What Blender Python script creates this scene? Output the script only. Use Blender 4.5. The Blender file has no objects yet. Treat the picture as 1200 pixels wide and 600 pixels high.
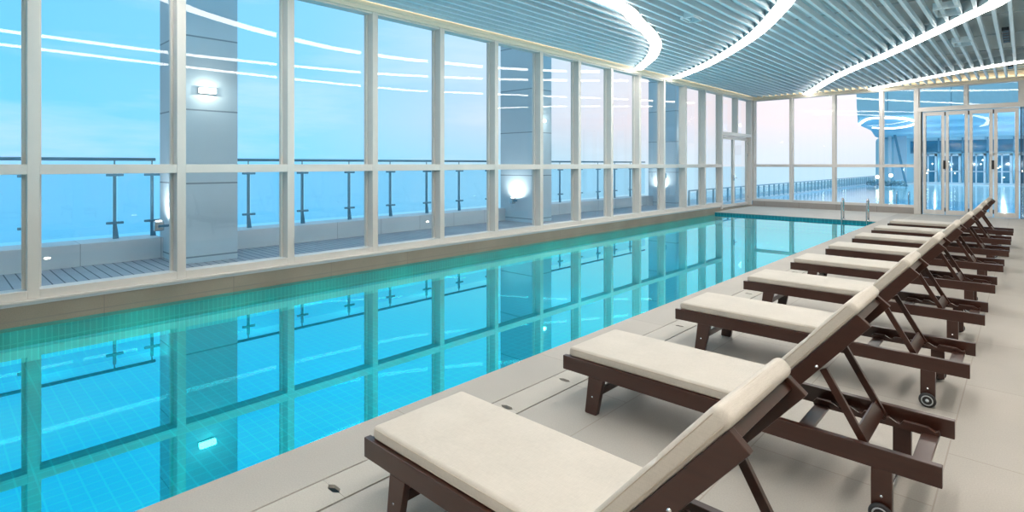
import bpy, bmesh, math, random
from math import sin, cos, pi, radians, sqrt
from mathutils import Vector, Matrix
random.seed(4)
SC = bpy.context.scene
COL = SC.collection

# ---------------------------------------------------------------- materials
def new_mat(name):
    m = bpy.data.materials.new(name); m.use_nodes = True
    nt = m.node_tree; nt.nodes.clear()
    out = nt.nodes.new('ShaderNodeOutputMaterial')
    return m, nt, out
def N(nt, t, **kw):
    n = nt.nodes.new(t)
    for k, v in kw.items():
        if k.startswith('i_'):
            n.inputs[k[2:].replace('_', ' ')].default_value = v
        else: setattr(n, k, v)
    return n
def L(nt, a, b): nt.links.new(a, b)
def c4(c): return (c[0], c[1], c[2], 1)
def coords(nt, scale=(1,1,1), kind='Object', loc=(0,0,0), rot=(0,0,0)):
    tc = N(nt, 'ShaderNodeTexCoord'); mp = N(nt, 'ShaderNodeMapping')
    mp.inputs['Scale'].default_value = scale; mp.inputs['Location'].default_value = loc
    mp.inputs['Rotation'].default_value = rot
    L(nt, tc.outputs[kind], mp.inputs['Vector']); return mp.outputs[0]
def world_pos(nt):
    return N(nt, 'ShaderNodeNewGeometry').outputs['Position']

def principled(name, col, rough=.5, metal=0, noise=None, bump=None, spec=.5):
    """noise = (scale vec, amount) colour mottling, bump = (scale, strength)"""
    m, nt, out = new_mat(name)
    p = N(nt, 'ShaderNodeBsdfPrincipled')
    p.inputs['Base Color'].default_value = c4(col); p.inputs['Roughness'].default_value = rough
    p.inputs['Metallic'].default_value = metal; p.inputs['Specular IOR Level'].default_value = spec
    L(nt, p.outputs[0], out.inputs[0])
    if noise:
        sc, amt = noise
        v = coords(nt, sc)
        nz = N(nt, 'ShaderNodeTexNoise', i_Scale=1.0, i_Detail=4.0)
        L(nt, v, nz.inputs['Vector'])
        mx = N(nt, 'ShaderNodeMixRGB', blend_type='MIX')
        mx.inputs[1].default_value = c4([max(0, x*(1-amt)) for x in col])
        mx.inputs[2].default_value = c4([min(1, x*(1+amt)) for x in col])
        L(nt, nz.outputs[0], mx.inputs[0]); L(nt, mx.outputs[0], p.inputs['Base Color'])
    if bump:
        sc, st = bump
        v = coords(nt, sc)
        nz = N(nt, 'ShaderNodeTexNoise', i_Scale=1.0, i_Detail=3.0)
        L(nt, v, nz.inputs['Vector'])
        b = N(nt, 'ShaderNodeBump', i_Strength=st, i_Distance=.01)
        L(nt, nz.outputs[0], b.inputs['Height']); L(nt, b.outputs[0], p.inputs['Normal'])
    return m
def schlick(nt, f0, k=1.0, tint=None):
    lw = N(nt, 'ShaderNodeLayerWeight'); lw.inputs['Blend'].default_value = .5
    p = N(nt, 'ShaderNodeMath', operation='POWER'); p.inputs[1].default_value = 5.0; L(nt, lw.outputs['Facing'], p.inputs[0])
    m = N(nt, 'ShaderNodeMath', operation='MULTIPLY_ADD'); m.use_clamp = True
    m.inputs[1].default_value = (1-f0)*k; m.inputs[2].default_value = f0*k
    L(nt, p.outputs[0], m.inputs[0]); return m
def emission(name, col, s):
    m, nt, out = new_mat(name)
    e = N(nt, 'ShaderNodeEmission'); e.inputs[0].default_value = c4(col); e.inputs[1].default_value = s
    L(nt, e.outputs[0], out.inputs[0]); return m
def glass(name, tint=(.97,.99,1), ior=1.5, k=1.0):
    m, nt, out = new_mat(name)
    mu = schlick(nt, ((ior-1)/(ior+1))**2, k)
    t = N(nt, 'ShaderNodeBsdfTransparent'); t.inputs[0].default_value = c4(tint)
    g = N(nt, 'ShaderNodeBsdfGlossy'); g.inputs['Roughness'].default_value = 0.0
    mx = N(nt, 'ShaderNodeMixShader')
    L(nt, mu.outputs[0], mx.inputs[0])
    L(nt, t.outputs[0], mx.inputs[1]); L(nt, g.outputs[0], mx.inputs[2]); L(nt, mx.outputs[0], out.inputs[0])
    return m
def stone(name, col, brick=None, joint=(.2,.18,.16), amt=.1, swap=False, mortar=.004, rough=.65):
    """speckled stone; brick = (x0, y0, length, rowheight, offset) joint grid in world metres"""
    m, nt, out = new_mat(name)
    p = N(nt, 'ShaderNodeBsdfPrincipled'); p.inputs['Roughness'].default_value = rough
    pos = world_pos(nt)
    n1 = N(nt, 'ShaderNodeTexNoise', i_Scale=140.0, i_Detail=2.0); L(nt, pos, n1.inputs['Vector'])
    n2 = N(nt, 'ShaderNodeTexNoise', i_Scale=1.3, i_Detail=4.0); L(nt, pos, n2.inputs['Vector'])
    a = N(nt, 'ShaderNodeMixRGB'); a.inputs[1].default_value = c4([x*(1-amt*1.6) for x in col]); a.inputs[2].default_value = c4([x*(1+amt*1.6) for x in col])
    L(nt, n1.outputs[0], a.inputs[0])
    b = N(nt, 'ShaderNodeMixRGB', blend_type='MULTIPLY'); b.inputs[0].default_value = 1
    r = N(nt, 'ShaderNodeMapRange'); r.inputs[3].default_value = 1-amt*1.4; r.inputs[4].default_value = 1+amt*1.2
    L(nt, n2.outputs[0], r.inputs[0]); L(nt, a.outputs[0], b.inputs[1]); L(nt, r.outputs[0], b.inputs[2])
    last = b.outputs[0]
    if brick:
        x0, y0, bl, rh, off = brick
        s = N(nt, 'ShaderNodeSeparateXYZ'); L(nt, pos, s.inputs[0])
        cb = N(nt, 'ShaderNodeCombineXYZ')
        sx = N(nt, 'ShaderNodeMath', operation='SUBTRACT'); sx.inputs[1].default_value = x0
        sy = N(nt, 'ShaderNodeMath', operation='SUBTRACT'); sy.inputs[1].default_value = y0
        axes = {'xy': ('X','Y'), 'yx': ('Y','X'), 'yz': ('Y','Z'), 'xz': ('X','Z')}[swap or 'xy']
        L(nt, s.outputs[axes[0]], sx.inputs[0]); L(nt, s.outputs[axes[1]], sy.inputs[0])
        L(nt, sx.outputs[0], cb.inputs[0]); L(nt, sy.outputs[0], cb.inputs[1])
        bk = N(nt, 'ShaderNodeTexBrick'); bk.offset = off; bk.squash = 1
        bk.inputs['Scale'].default_value = 1; bk.inputs['Brick Width'].default_value = bl
        bk.inputs['Row Height'].default_value = rh; bk.inputs['Mortar Size'].default_value = mortar
        bk.inputs['Mortar Smooth'].default_value = .1
        bk.inputs['Color1'].default_value = (1,1,1,1); bk.inputs['Color2'].default_value = (.93,.93,.93,1)
        bk.inputs['Mortar'].default_value = (0,0,0,1)
        L(nt, cb.outputs[0], bk.inputs['Vector'])
        mu = N(nt, 'ShaderNodeMixRGB', blend_type='MULTIPLY'); mu.inputs[0].default_value = 1
        L(nt, last, mu.inputs[1]); L(nt, bk.outputs['Color'], mu.inputs[2])
        mj = N(nt, 'ShaderNodeMixRGB'); mj.inputs[2].default_value = c4(joint)
        L(nt, bk.outputs['Fac'], mj.inputs[0]); L(nt, mu.outputs[0], mj.inputs[1]); last = mj.outputs[0]
    L(nt, last, p.inputs['Base Color'])
    bm = N(nt, 'ShaderNodeBump', i_Strength=.15, i_Distance=.002); L(nt, n1.outputs[0], bm.inputs['Height']); L(nt, bm.outputs[0], p.inputs['Normal'])
    L(nt, p.outputs[0], out.inputs[0]); return m

M = {}
M['frame'] = principled('painted_window_frame', (.69,.665,.625), .45, noise=((3,3,3), .05))
M['frame_far'] = principled('painted_frame_pale', (.68,.66,.63), .45, noise=((3,3,3), .05))
M['fascia'] = principled('cream_fascia', (.80,.73,.60), .5, noise=((1,1,1), .04))
M['curb'] = stone('curb_stone', (.31,.275,.22), (0, -.02, 1.39, .4, 0), (.26,.23,.2), .22, 'yz', .006)
M['curb_far'] = stone('far_curb_stone', (.36,.33,.31), (0, -.02, 1.2, .4, 0), (.2,.18,.17), .15, 'xz', .006)
M['deck'] = stone('deck_stone', (.43,.40,.36), (3.22-6.5, -1.95-4.92, 1.3, .82, .5), (.33,.29,.25), .10, 'yx', .0035)
M['coping'] = stone('coping_stone', (.43,.40,.36), (1.05-12, -10, 1.45, 20, 0), (.3,.27,.23), .10, 'yx', .003)
M['deck_far'] = stone('deck_far_stone', (.52,.49,.45), (0, 0, 1.2, 1.2, 0), (.4,.36,.32), .08, 'xy', .004)
M['cover'] = stone('cover_stone', (.45,.42,.375), None, amt=.10)
M['gutter'] = principled('dark_gutter', (.015,.012,.01), .8, noise=((3,3,3),.2))
M['slat'] = principled('ceiling_slat_paint', (.72,.86,.93), .45, noise=((2,2,2), .04))
M['slab'] = principled('ceiling_slab_paint', (.56,.63,.64), .8, noise=((1,1,1), .08))
M['housing'] = principled('light_housing', (.45,.52,.55), .5, noise=((2,2,2), .05))
M['strip'] = emission('light_diffuser', (1,.92,.84), 19)
M['cove'] = emission('cove_lamp', (1,.82,.60), 10)
M['plaster'] = principled('warm_plaster', (.74,.69,.61), .8, noise=((1,1,1), .05))
M['glass'] = glass('window_glass', (.95,.985,1), 1.5, 1.25)
M['rail_glass'] = glass('balustrade_glass', (.86,.95,.98), 1.45, 1.0)
M['steel'] = principled('brushed_steel', (.55,.57,.60), .25, 1, noise=((4,4,40), .1))
M['steel_dark'] = principled('grey_steel', (.12,.30,.42), .35, .6, noise=((4,4,4), .1))
M['black'] = principled('black_rubber', (.02,.02,.022), .55, noise=((9,9,9), .2))
M['chrome'] = principled('chrome', (.8,.8,.82), .12, 1, noise=((9,9,9), .05))
M['hub'] = principled('grey_wheel_hub', (.45,.48,.50), .35, .3, noise=((60,60,60), .1))
M['terrace'] = stone('terrace_boards', (.36,.37,.41), (0, 0, 20, .13, 0), (.05,.06,.08), .16, 'xy', .008)
M['parapet'] = stone('parapet_panel', (.62,.70,.75), (1.67, -2, 1.1, 10, 0), (.35,.42,.48), .06, 'yz', .006)
M['column'] = stone('column_panel', (.50,.65,.75), (0, .1, 30, 1.19, 0), (.2,.28,.36), .06, 'yz', .012)
M['bluewall'] = stone('blue_facade', (.52,.80,.90), (0, 0, 2.2, 10, 0), (.22,.45,.58), .05, 'xz', .02)
M['bluesoffit'] = principled('blue_soffit', (.40,.72,.85), .6, noise=((.3,.3,.3), .08))
M['darkglass'] = principled('dark_window_glass', (.05,.22,.34), .05, 0, noise=((.6,.6,1.4), .8))
M['whiteframe'] = principled('white_window_frame', (.62,.75,.82), .5, noise=((2,2,2), .05))
M['bulb'] = emission('warm_bulb', (1,.86,.66), 14)
M['rail_blue'] = principled('pale_blue_metal', (.32,.52,.62), .4, noise=((4,4,4), .08))
M['bulb_soft'] = emission('soft_lamp', (1,.93,.82), 9)
M['plant'] = principled('dark_planting', (.22,.38,.42), .9, noise=((6,6,6), .6))
M['piping'] = principled('fabric_piping', (.50,.44,.36), .9, noise=((40,40,40), .1))

def wood(name, col, col2, rough=.33):
    m, nt, out = new_mat(name)
    p = N(nt, 'ShaderNodeBsdfPrincipled'); p.inputs['Roughness'].default_value = rough; p.inputs['Specular IOR Level'].default_value = .6; p.inputs['Coat Weight'].default_value = .1; p.inputs['Coat Roughness'].default_value = .18
    v = coords(nt, (3, 40, 40))
    nz = N(nt, 'ShaderNodeTexNoise', i_Scale=1.5, i_Detail=6.0); L(nt, v, nz.inputs['Vector'])
    mx = N(nt, 'ShaderNodeMixRGB'); mx.inputs[1].default_value = c4(col); mx.inputs[2].default_value = c4(col2)
    L(nt, nz.outputs[0], mx.inputs[0]); L(nt, mx.outputs[0], p.inputs['Base Color'])
    L(nt, p.outputs[0], out.inputs[0]); return m
M['wood'] = wood('dark_stained_wood', (.032,.010,.006), (.054,.017,.010), .28)
def fabric(name, col):
    m, nt, out = new_mat(name)
    p = N(nt, 'ShaderNodeBsdfPrincipled'); p.inputs['Roughness'].default_value = .95; p.inputs['Specular IOR Level'].default_value = .15
    p.inputs['Sheen Weight'].default_value = .2
    w1 = N(nt, 'ShaderNodeTexNoise', i_Scale=1.0, i_Detail=2.0); L(nt, coords(nt, (30, 500, 500)), w1.inputs['Vector'])
    w2 = N(nt, 'ShaderNodeTexNoise', i_Scale=1.0, i_Detail=2.0); L(nt, coords(nt, (500, 30, 60)), w2.inputs['Vector'])
    w3 = N(nt, 'ShaderNodeTexNoise', i_Scale=4.0, i_Detail=3.0); L(nt, coords(nt), w3.inputs['Vector'])
    ad = N(nt, 'ShaderNodeMath', operation='ADD'); L(nt, w1.outputs[0], ad.inputs[0]); L(nt, w2.outputs[0], ad.inputs[1])
    ad2 = N(nt, 'ShaderNodeMath', operation='ADD'); L(nt, ad.outputs[0], ad2.inputs[0]); L(nt, w3.outputs[0], ad2.inputs[1])
    r = N(nt, 'ShaderNodeMapRange'); r.inputs[1].default_value = 1; r.inputs[2].default_value = 2
    L(nt, ad2.outputs[0], r.inputs[0])
    mx = N(nt, 'ShaderNodeMixRGB'); mx.inputs[1].default_value = c4([x*.86 for x in col]); mx.inputs[2].default_value = c4([min(1, x*1.08) for x in col])
    L(nt, r.outputs[0], mx.inputs[0]); L(nt, mx.outputs[0], p.inputs['Base Color'])
    b = N(nt, 'ShaderNodeBump', i_Strength=.25, i_Distance=.002); L(nt, ad.outputs[0], b.inputs['Height']); L(nt, b.outputs[0], p.inputs['Normal'])
    L(nt, p.outputs[0], out.inputs[0]); return m
M['fabric'] = fabric('beige_cushion_fabric', (.575,.53,.47))

def tiles(name, col, line, w, h, axes, mortar):
    m, nt, out = new_mat(name)
    p = N(nt, 'ShaderNodeBsdfPrincipled'); p.inputs['Roughness'].default_value = .4
    s = N(nt, 'ShaderNodeSeparateXYZ'); L(nt, world_pos(nt), s.inputs[0]); cb = N(nt, 'ShaderNodeCombineXYZ')
    L(nt, s.outputs[axes[0]], cb.inputs[0]); L(nt, s.outputs[axes[1]], cb.inputs[1])
    bk = N(nt, 'ShaderNodeTexBrick'); bk.offset = 0; bk.inputs['Scale'].default_value = 1
    bk.inputs['Brick Width'].default_value = w; bk.inputs['Row Height'].default_value = h; bk.inputs['Mortar Size'].default_value = mortar
    bk.inputs['Color1'].default_value = c4(col); bk.inputs['Color2'].default_value = c4([x*.88 for x in col]); bk.inputs['Mortar'].default_value = c4(line)
    L(nt, cb.outputs[0], bk.inputs['Vector']); L(nt, bk.outputs['Color'], p.inputs['Base Color']); L(nt, p.outputs[0], out.inputs[0])
    return m
M['outfloor'] = tiles('outdoor_pool_tile', (.10,.55,.70), (.3,.75,.85), .3, .3, 'XY', .01)
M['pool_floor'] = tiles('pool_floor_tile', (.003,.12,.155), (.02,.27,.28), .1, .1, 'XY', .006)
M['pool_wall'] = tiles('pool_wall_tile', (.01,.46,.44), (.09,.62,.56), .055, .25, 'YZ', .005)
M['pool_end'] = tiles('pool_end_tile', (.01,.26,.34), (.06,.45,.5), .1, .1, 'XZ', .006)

def water(name, trans, tint, k=2.0, bump=0.0, sc=(1,.6,1), rough=0.0):
    m, nt, out = new_mat(name)
    mu = schlick(nt, .02, k)
    t = N(nt, 'ShaderNodeBsdfTransparent'); t.inputs[0].default_value = c4(trans)
    g1 = N(nt, 'ShaderNodeBsdfGlossy'); g1.inputs[0].default_value = c4(tint); g1.inputs['Roughness'].default_value = rough
    g2 = N(nt, 'ShaderNodeBsdfGlossy'); g2.inputs[0].default_value = (.92,.98,1,1); g2.inputs['Roughness'].default_value = rough
    ad = N(nt, 'ShaderNodeAddShader'); L(nt, t.outputs[0], ad.inputs[0]); L(nt, g1.outputs[0], ad.inputs[1])
    mx = N(nt, 'ShaderNodeMixShader'); L(nt, mu.outputs[0], mx.inputs[0]); L(nt, ad.outputs[0], mx.inputs[1]); L(nt, g2.outputs[0], mx.inputs[2])
    if bump:
        nz = N(nt, 'ShaderNodeTexNoise', i_Scale=2.2, i_Detail=3.0); L(nt, coords(nt, sc), nz.inputs['Vector'])
        b = N(nt, 'ShaderNodeBump', i_Strength=bump, i_Distance=.02); L(nt, nz.outputs[0], b.inputs['Height'])
        for q in (g1, g2): L(nt, b.outputs[0], q.inputs['Normal'])
    L(nt, mx.outputs[0], out.inputs[0]); return m
M['water'] = water('pool_water', (.30,.66,.70), (.0,.58,.66), .6)
M['outwater'] = water('outdoor_water', (.6,.9,1), (.04,.34,.42), .9, bump=.35, sc=(1.2,3.5,1), rough=.06)

def sea_mat():
    m, nt, out = new_mat('sea_water')
    p = N(nt, 'ShaderNodeBsdfPrincipled'); p.inputs['Base Color'].default_value = (.46,.88,1,1); p.inputs['Metallic'].default_value = 1
    p.inputs['Roughness'].default_value = .3
    nz = N(nt, 'ShaderNodeTexNoise', i_Scale=1.0, i_Detail=5.0); L(nt, coords(nt, (.12,.05,1)), nz.inputs['Vector'])
    b = N(nt, 'ShaderNodeBump', i_Strength=.4, i_Distance=1.0); L(nt, nz.outputs[0], b.inputs['Height']); L(nt, b.outputs[0], p.inputs['Normal'])
    L(nt, p.outputs[0], out.inputs[0]); return m
M['sea'] = sea_mat()

# ---------------------------------------------------------------- mesh helpers
class MB:
    def __init__(s): s.v = []; s.f = []; s.sm = []
    def add(s, vs, fs, mat=None, smooth=False):
        o = len(s.v)
        for p in vs:
            p = Vector(p); s.v.append(tuple(mat @ p if mat is not None else p))
        s.f += [tuple(o+i for i in f) for f in fs]; s.sm += [smooth]*len(fs); return s
    def box(s, x0, x1, y0, y1, z0, z1, mat=None):
        vs = [(x,y,z) for z in (z0,z1) for y in (y0,y1) for x in (x0,x1)]
        return s.add(vs, [(0,2,3,1),(4,5,7,6),(0,1,5,4),(2,6,7,3),(0,4,6,2),(1,3,7,5)], mat)
    def prism(s, poly, a0, a1, axis='z', mat=None):
        """poly = 2-D outline; extruded along axis"""
        n = len(poly)
        def P(u, v, w):
            return {'z': (u,v,w), 'y': (u,w,v), 'x': (w,u,v)}[axis]
        vs = [P(u,v,a0) for u,v in poly] + [P(u,v,a1) for u,v in poly]
        fs = [tuple(range(n))[::-1], tuple(range(n,2*n))] + [(i,(i+1)%n,n+(i+1)%n,n+i) for i in range(n)]
        return s.add(vs, fs, mat)
    def tube(s, pts, r, n=10, closed=False, mat=None, radii=None):
        pts = [Vector(p) for p in pts]; m = len(pts); vs = []; fs = []
        prev = None
        for i, p in enumerate(pts):
            if closed: t = (pts[(i+1)%m]-pts[i-1]).normalized()
            else: t = (pts[min(i+1,m-1)]-pts[max(i-1,0)]).normalized()
            if prev is None:
                a = Vector((0,0,1)) if abs(t.z) < .9 else Vector((1,0,0))
                u = t.cross(a).normalized()
            else: u = (prev - t*prev.dot(t)).normalized()
            prev = u; w = t.cross(u)
            rr = radii[i] if radii else r
            for k in range(n):
                a = 2*pi*k/n; vs.append(p + u*cos(a)*rr + w*sin(a)*rr)
        for i in range(m if closed else m-1):
            j = (i+1) % m
            for k in range(n):
                l = (k+1) % n; fs.append((i*n+k, i*n+l, j*n+l, j*n+k))
        if not closed: fs += [tuple(range(n)), tuple(range((m-1)*n, m*n))[::-1]]
        return s.add(vs, fs, mat, True)
    def lathe(s, prof, c, axis='z', n=24):
        """prof = [(radius, along)]"""
        vs = []; fs = []; m = len(prof)
        for r, h in prof:
            for k in range(n):
                a = 2*pi*k/n; x, y = r*cos(a), r*sin(a)
                p = {'z': (x,y,h), 'y': (x,h,y), 'x': (h,x,y)}[axis]
                vs.append((p[0]+c[0], p[1]+c[1], p[2]+c[2]))
        for i in range(m-1):
            for k in range(n): fs.append((i*n+k, i*n+(k+1)%n, (i+1)*n+(k+1)%n, (i+1)*n+k))
        fs += [tuple(range(n)), tuple(range((m-1)*n, m*n))[::-1]]
        return s.add(vs, fs, None, True)
    def build(s, name, mat, parent=None, bevel=0, loc=None, segs=2):
        me = bpy.data.meshes.new(name); me.from_pydata(s.v, [], s.f); me.update()
        bm = bmesh.new(); bm.from_mesh(me); bmesh.ops.recalc_face_normals(bm, faces=bm.faces); bm.to_mesh(me); bm.free()
        for p, q in zip(me.polygons, s.sm): p.use_smooth = q
        o = bpy.data.objects.new(name, me); COL.objects.link(o)
        me.materials.append(mat)
        if parent is not None: o.parent = parent
        if loc: o.location = loc
        if bevel:
            b = o.modifiers.new('bevel', 'BEVEL'); b.width = bevel; b.segments = segs; b.limit_method = 'ANGLE'; b.angle_limit = radians(50)
        return o
def empty(name, loc=(0,0,0)):
    o = bpy.data.objects.new(name, None); COL.objects.link(o); o.location = loc; o.empty_display_size = .1; return o
def tag(o, label=None, cat=None, group=None, kind=None):
    if label: o['label'] = label
    if cat: o['category'] = cat
    if group: o['group'] = group
    if kind: o['kind'] = kind
    return o
def struct(o): o['kind'] = 'structure'; return o
def copy_tree(o, parent=None):
    c = o.copy(); COL.objects.link(c)
    if parent is not None: c.parent = parent
    for ch in list(o.children): copy_tree(ch, c)
    return c
def bar(mb, p, q, w, h, side=(0,1,0)):
    """rectangular bar from p to q; w across side, h across the third direction"""
    p = Vector(p); q = Vector(q); t = (q-p).normalized(); s = Vector(side).normalized(); s = (s - t*s.dot(t)).normalized(); n = t.cross(s)
    vs = []
    for e in (p, q):
        for a, b in ((-1,-1),(1,-1),(1,1),(-1,1)): vs.append(e + s*a*w/2 + n*b*h/2)
    mb.add(vs, [(0,1,2,3),(7,6,5,4),(0,4,5,1),(1,5,6,2),(2,6,7,3),(3,7,4,0)]); return mb
def catmull(pts, n=8):
    P = [Vector((p[0], p[1])) for p in pts]; out = []
    P = [P[0]*2-P[1]] + P + [P[-1]*2-P[-2]]
    for i in range(1, len(P)-2):
        for k in range(n):
            t = k/n; a, b, c, d = P[i-1], P[i], P[i+1], P[i+2]
            out.append(.5*((2*b) + (c-a)*t + (2*a-5*b+4*c-d)*t*t + (3*b-a-3*c+d)*t**3))
    out.append(P[-2]); return out

# ---------------------------------------------------------------- sizes (metres; eye at 0,0,1.6)
WX, GX, FX = -7.65, -7.83, -7.85       # left wall: front of frames, glass, back of frames
FY, FG, FB = 21.8, 21.93, 21.98        # far wall: front, glass, back
PX0, PX1, PY1 = -7.6, -3.0, 18.15      # pool
SILL, TR, HEAD, SLZ, SLAB = .18, 1.6, 4.05, 4.15, 4.40
RX, BY = 1.9, -4.6
WL = -.08
PD = -.46

# ---------------------------------------------------------------- floor, pool basin
mb = MB()
mb.box(PX1, -2.606, BY, FY+.1, -.12, 0)
struct(mb.build('trim_1', M['coping'], bevel=.004))
mb = MB(); mb.box(-2.374, RX, BY, FY+.1, -.12, 0)
floor = struct(mb.build('floor', M['deck'], bevel=.002))
mb = MB(); mb.box(WX-.2, PX1, PY1, FY+.1, -.12, 0)
mb.build('far_paving', M['deck_far'], floor, bevel=.004)
mb = MB(); mb.box(-2.606, -2.374, BY, FY, -.40, -.34)
mb.build('gutter_channel', M['gutter'], floor)

pool = tag(empty('swimming_pool', (0,0,0)), 'long indoor swimming pool with turquoise tiles beside the tall windows', 'pool')
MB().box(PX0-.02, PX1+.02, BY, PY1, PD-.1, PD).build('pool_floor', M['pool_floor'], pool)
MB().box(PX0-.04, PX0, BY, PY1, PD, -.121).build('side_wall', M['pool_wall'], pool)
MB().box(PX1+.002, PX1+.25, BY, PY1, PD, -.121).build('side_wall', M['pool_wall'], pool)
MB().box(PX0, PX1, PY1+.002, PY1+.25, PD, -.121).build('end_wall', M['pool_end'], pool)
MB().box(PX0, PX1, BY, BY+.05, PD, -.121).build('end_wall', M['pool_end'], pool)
MB().box(PX1-.012, PX1+.001, BY, PY1+.01, -.13, -.012).build('rim_tile', M['pool_wall'], pool)
MB().box(PX0, PX1, PY1-.012, PY1+.001, -.13, -.012).build('rim_tile', M['pool_end'], pool)
# clear water, a single still surface
w = MB(); w.add([(PX0,BY,WL),(PX1-.012,BY,WL),(PX1-.012,PY1-.012,WL),(PX0,PY1-.012,WL)], [(0,1,2,3)])
w.build('water', M['water'], pool)
# spots without fittings aimed at the pool wall; weaker fillers added to spread the glow
for y, en_ in ((-2.8,24), (-.4,15), (.8,16), (1.75,24), (2.8,16), (4.0,15), (5.4,18), (6.8,15), (8.2,16), (9.4,26), (10.6,22), (12,16), (13.4,18), (15,18), (16.4,18), (17.5,22)):
    li = bpy.data.lights.new('underwater_light', 'SPOT'); li.energy = en_*.95; li.color = (.40,1,.78); li.shadow_soft_size = 0; li.spot_size = radians(104); li.spot_blend = 1
    lo = bpy.data.objects.new('underwater_light', li); COL.objects.link(lo); lo.location = (PX0+.85, y, -.14); lo.rotation_euler = (0, radians(52), 0)
# upward fill spots added in the pool to tint and brighten the ceiling slats
for y in (-1, 3, 7, 11, 15):
    li = bpy.data.lights.new('ceiling_fill_light', 'SPOT'); li.energy = 330; li.color = (.58,.83,1); li.shadow_soft_size = 0; li.spot_size = radians(150); li.spot_blend = 1
    lo = bpy.data.objects.new('ceiling_fill_light', li); COL.objects.link(lo); lo.location = (-5.3, y, -.35); lo.rotation_euler = (pi, 0, 0)

# drain covers (notched slabs over the gutter beside the pool)
def cover_mesh():
    x0, x1, l = -.105, .105, .62; c = .022; h = .055
    e = .0008
    poly = [(x0,e),(-.05,e),(-.026,.02),(.026,.02),(.05,e),(x1,e),(x1,l-e),(.05,l-e),(.026,l-.02),(-.026,l-.02),(-.05,l-e),(x0,l-e)]
    poly = [p for i, p in enumerate(poly) if i == 0 or p != poly[i-1]]
    return poly
cp = cover_mesh(); first = None
k = 0; y = 1.38 - .62*5
while y < 21.3:
    if first is None:
        m_ = MB(); m_.prism(cp, -.018, 0); o = m_.build('drain_cover', M['cover']); first = o
    else:
        o = first.copy(); COL.objects.link(o)
    o.location = (-2.49, y, 0)
    tag(o, 'pale stone drain cover slab with notched ends in the row between pool coping and loungers', 'drain cover', 'drain covers beside the pool')
    y += .62

# ---------------------------------------------------------------- left wall
mb = MB(); mb.box(FX-.02, PX0, BY, 18.62, -.12, SILL-.02); mb.box(FX-.02, WX, 18.62, 22, -.1, .04)
wl = struct(mb.build('wall_left', M['curb'], bevel=.004))
MB().box(FX-.02, PX0+.012, BY, 18.63, SILL-.02, SILL).build('ledge', M['frame'], wl, bevel=.004)
ML = [.84-.05+1.393*k for k in range(-4, 16)]        # mullion centres
ti = 2
DL0, DL1 = ML[17], 21.69                             # left terrace door bay
for i, yc in enumerate(ML):
    if yc > 21.75: continue
    z0 = SILL if yc < 18.6 else .04
    if yc > DL0+.3 and yc < 21: z0 = 2.72
    o = MB().box(FX, WX, yc-.05, yc+.05, z0, HEAD).build('trim_%d' % ti, M['frame'], bevel=.004); struct(o); ti += 1
# head fascia
mb = MB(); mb.box(FX, WX+.02, BY, FY+.1, HEAD, 4.13); mb.box(FX, WX-.02, BY, FY+.1, 4.13, 4.42)
mb.box(WX-.02, WX+.045, BY, FY, 4.115, 4.13); mb.box(WX+.033, WX+.045, BY, FY, 4.13, 4.175)
o = mb.build('trim_%d' % ti, M['fascia'], bevel=.003); struct(o); ti += 1
MB().box(PX0+.001, PX0+.008, BY, 18.6, SILL-.05, SILL-.021).build('drip_rail', M['housing'], wl)
wi = 1
def window_left(y0, y1):
    global wi
    mb = MB()
    mb.box(FX, WX, y0, y1, SILL, SILL+.09)
    mb.box(FX, WX-.004, y0, y1, TR-.108, TR)
    mb.box(FX, WX-.02, y0, y1, HEAD-.03, HEAD)
    mb.box(GX-.03, GX+.03, y0, y0+.03, SILL, HEAD); mb.box(GX-.03, GX+.03, y1-.03, y1, SILL, HEAD)
    o = struct(mb.build('window_%d' % wi, M['frame'], bevel=.003)); wi += 1
    for z0, z1 in ((SILL+.09, TR-.108), (TR, HEAD-.03)):
        g = MB(); g.add([(GX,y0+.03,z0),(GX,y1-.03,z0),(GX,y1-.03,z1),(GX,y0+.03,z1)], [(0,1,2,3)]); g.build('pane', M['glass'], o)
for i in range(len(ML)-1):
    if ML[i+1] <= DL0+.01: window_left(ML[i]+.05, ML[i+1]-.05)
# window above the terrace door
mb = MB(); mb.box(FX, WX, DL0+.05, 21.64, 2.62, 2.74); mb.box(FX, WX-.02, DL0+.05, 21.64, HEAD-.03, HEAD)
o = struct(mb.build('window_%d' % wi, M['frame'], bevel=.003)); wi += 1
ym = ML[18]
for a, b in ((DL0+.05, ym-.05), (ym+.05, 21.64)):
    g = MB(); g.add([(GX,a,2.74),(GX,b,2.74),(GX,b,HEAD-.03),(GX,a,HEAD-.03)], [(0,1,2,3)]); g.build('pane', M['glass'], o)
# two leaves of the terrace door
for k, (a, b) in enumerate(((DL0+.06, (DL0+21.64)/2), ((DL0+21.64)/2, 21.63))):
    mb = MB(); X0, X1 = GX-.03, GX+.05
    mb.box(X0, X1, a, a+.07, .06, 2.6); mb.box(X0, X1, b-.07, b, .06, 2.6); mb.box(X0, X1, a+.07, b-.07, .06, .16); mb.box(X0, X1, a+.07, b-.07, 2.5, 2.6)
    d = struct(mb.build('door_%d' % (k+1), M['frame'], bevel=.003))
    g = MB(); g.add([(GX,a+.07,.16),(GX,b-.07,.16),(GX,b-.07,2.5),(GX,a+.07,2.5)], [(0,1,2,3)]); g.build('pane', M['glass'], d)
    hy = b-.035 if k == 0 else a+.035
    MB().box(X1, X1+.015, hy-.02, hy+.02, 1.0, 1.2).tube([(X1+.02,hy,1.1),(X1+.06,hy,1.1),(X1+.06,hy+(.1 if k else -.1),1.1)], .009).build('handle', M['steel'], d)
    if k:
        h = MB()
        for z in (.3, 1.9, 2.35): h.tube([(X1+.01,b+.0,z),(X1+.01,b+.0,z+.1)], .012)
        h.build('hinge', M['steel'], d)

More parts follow.
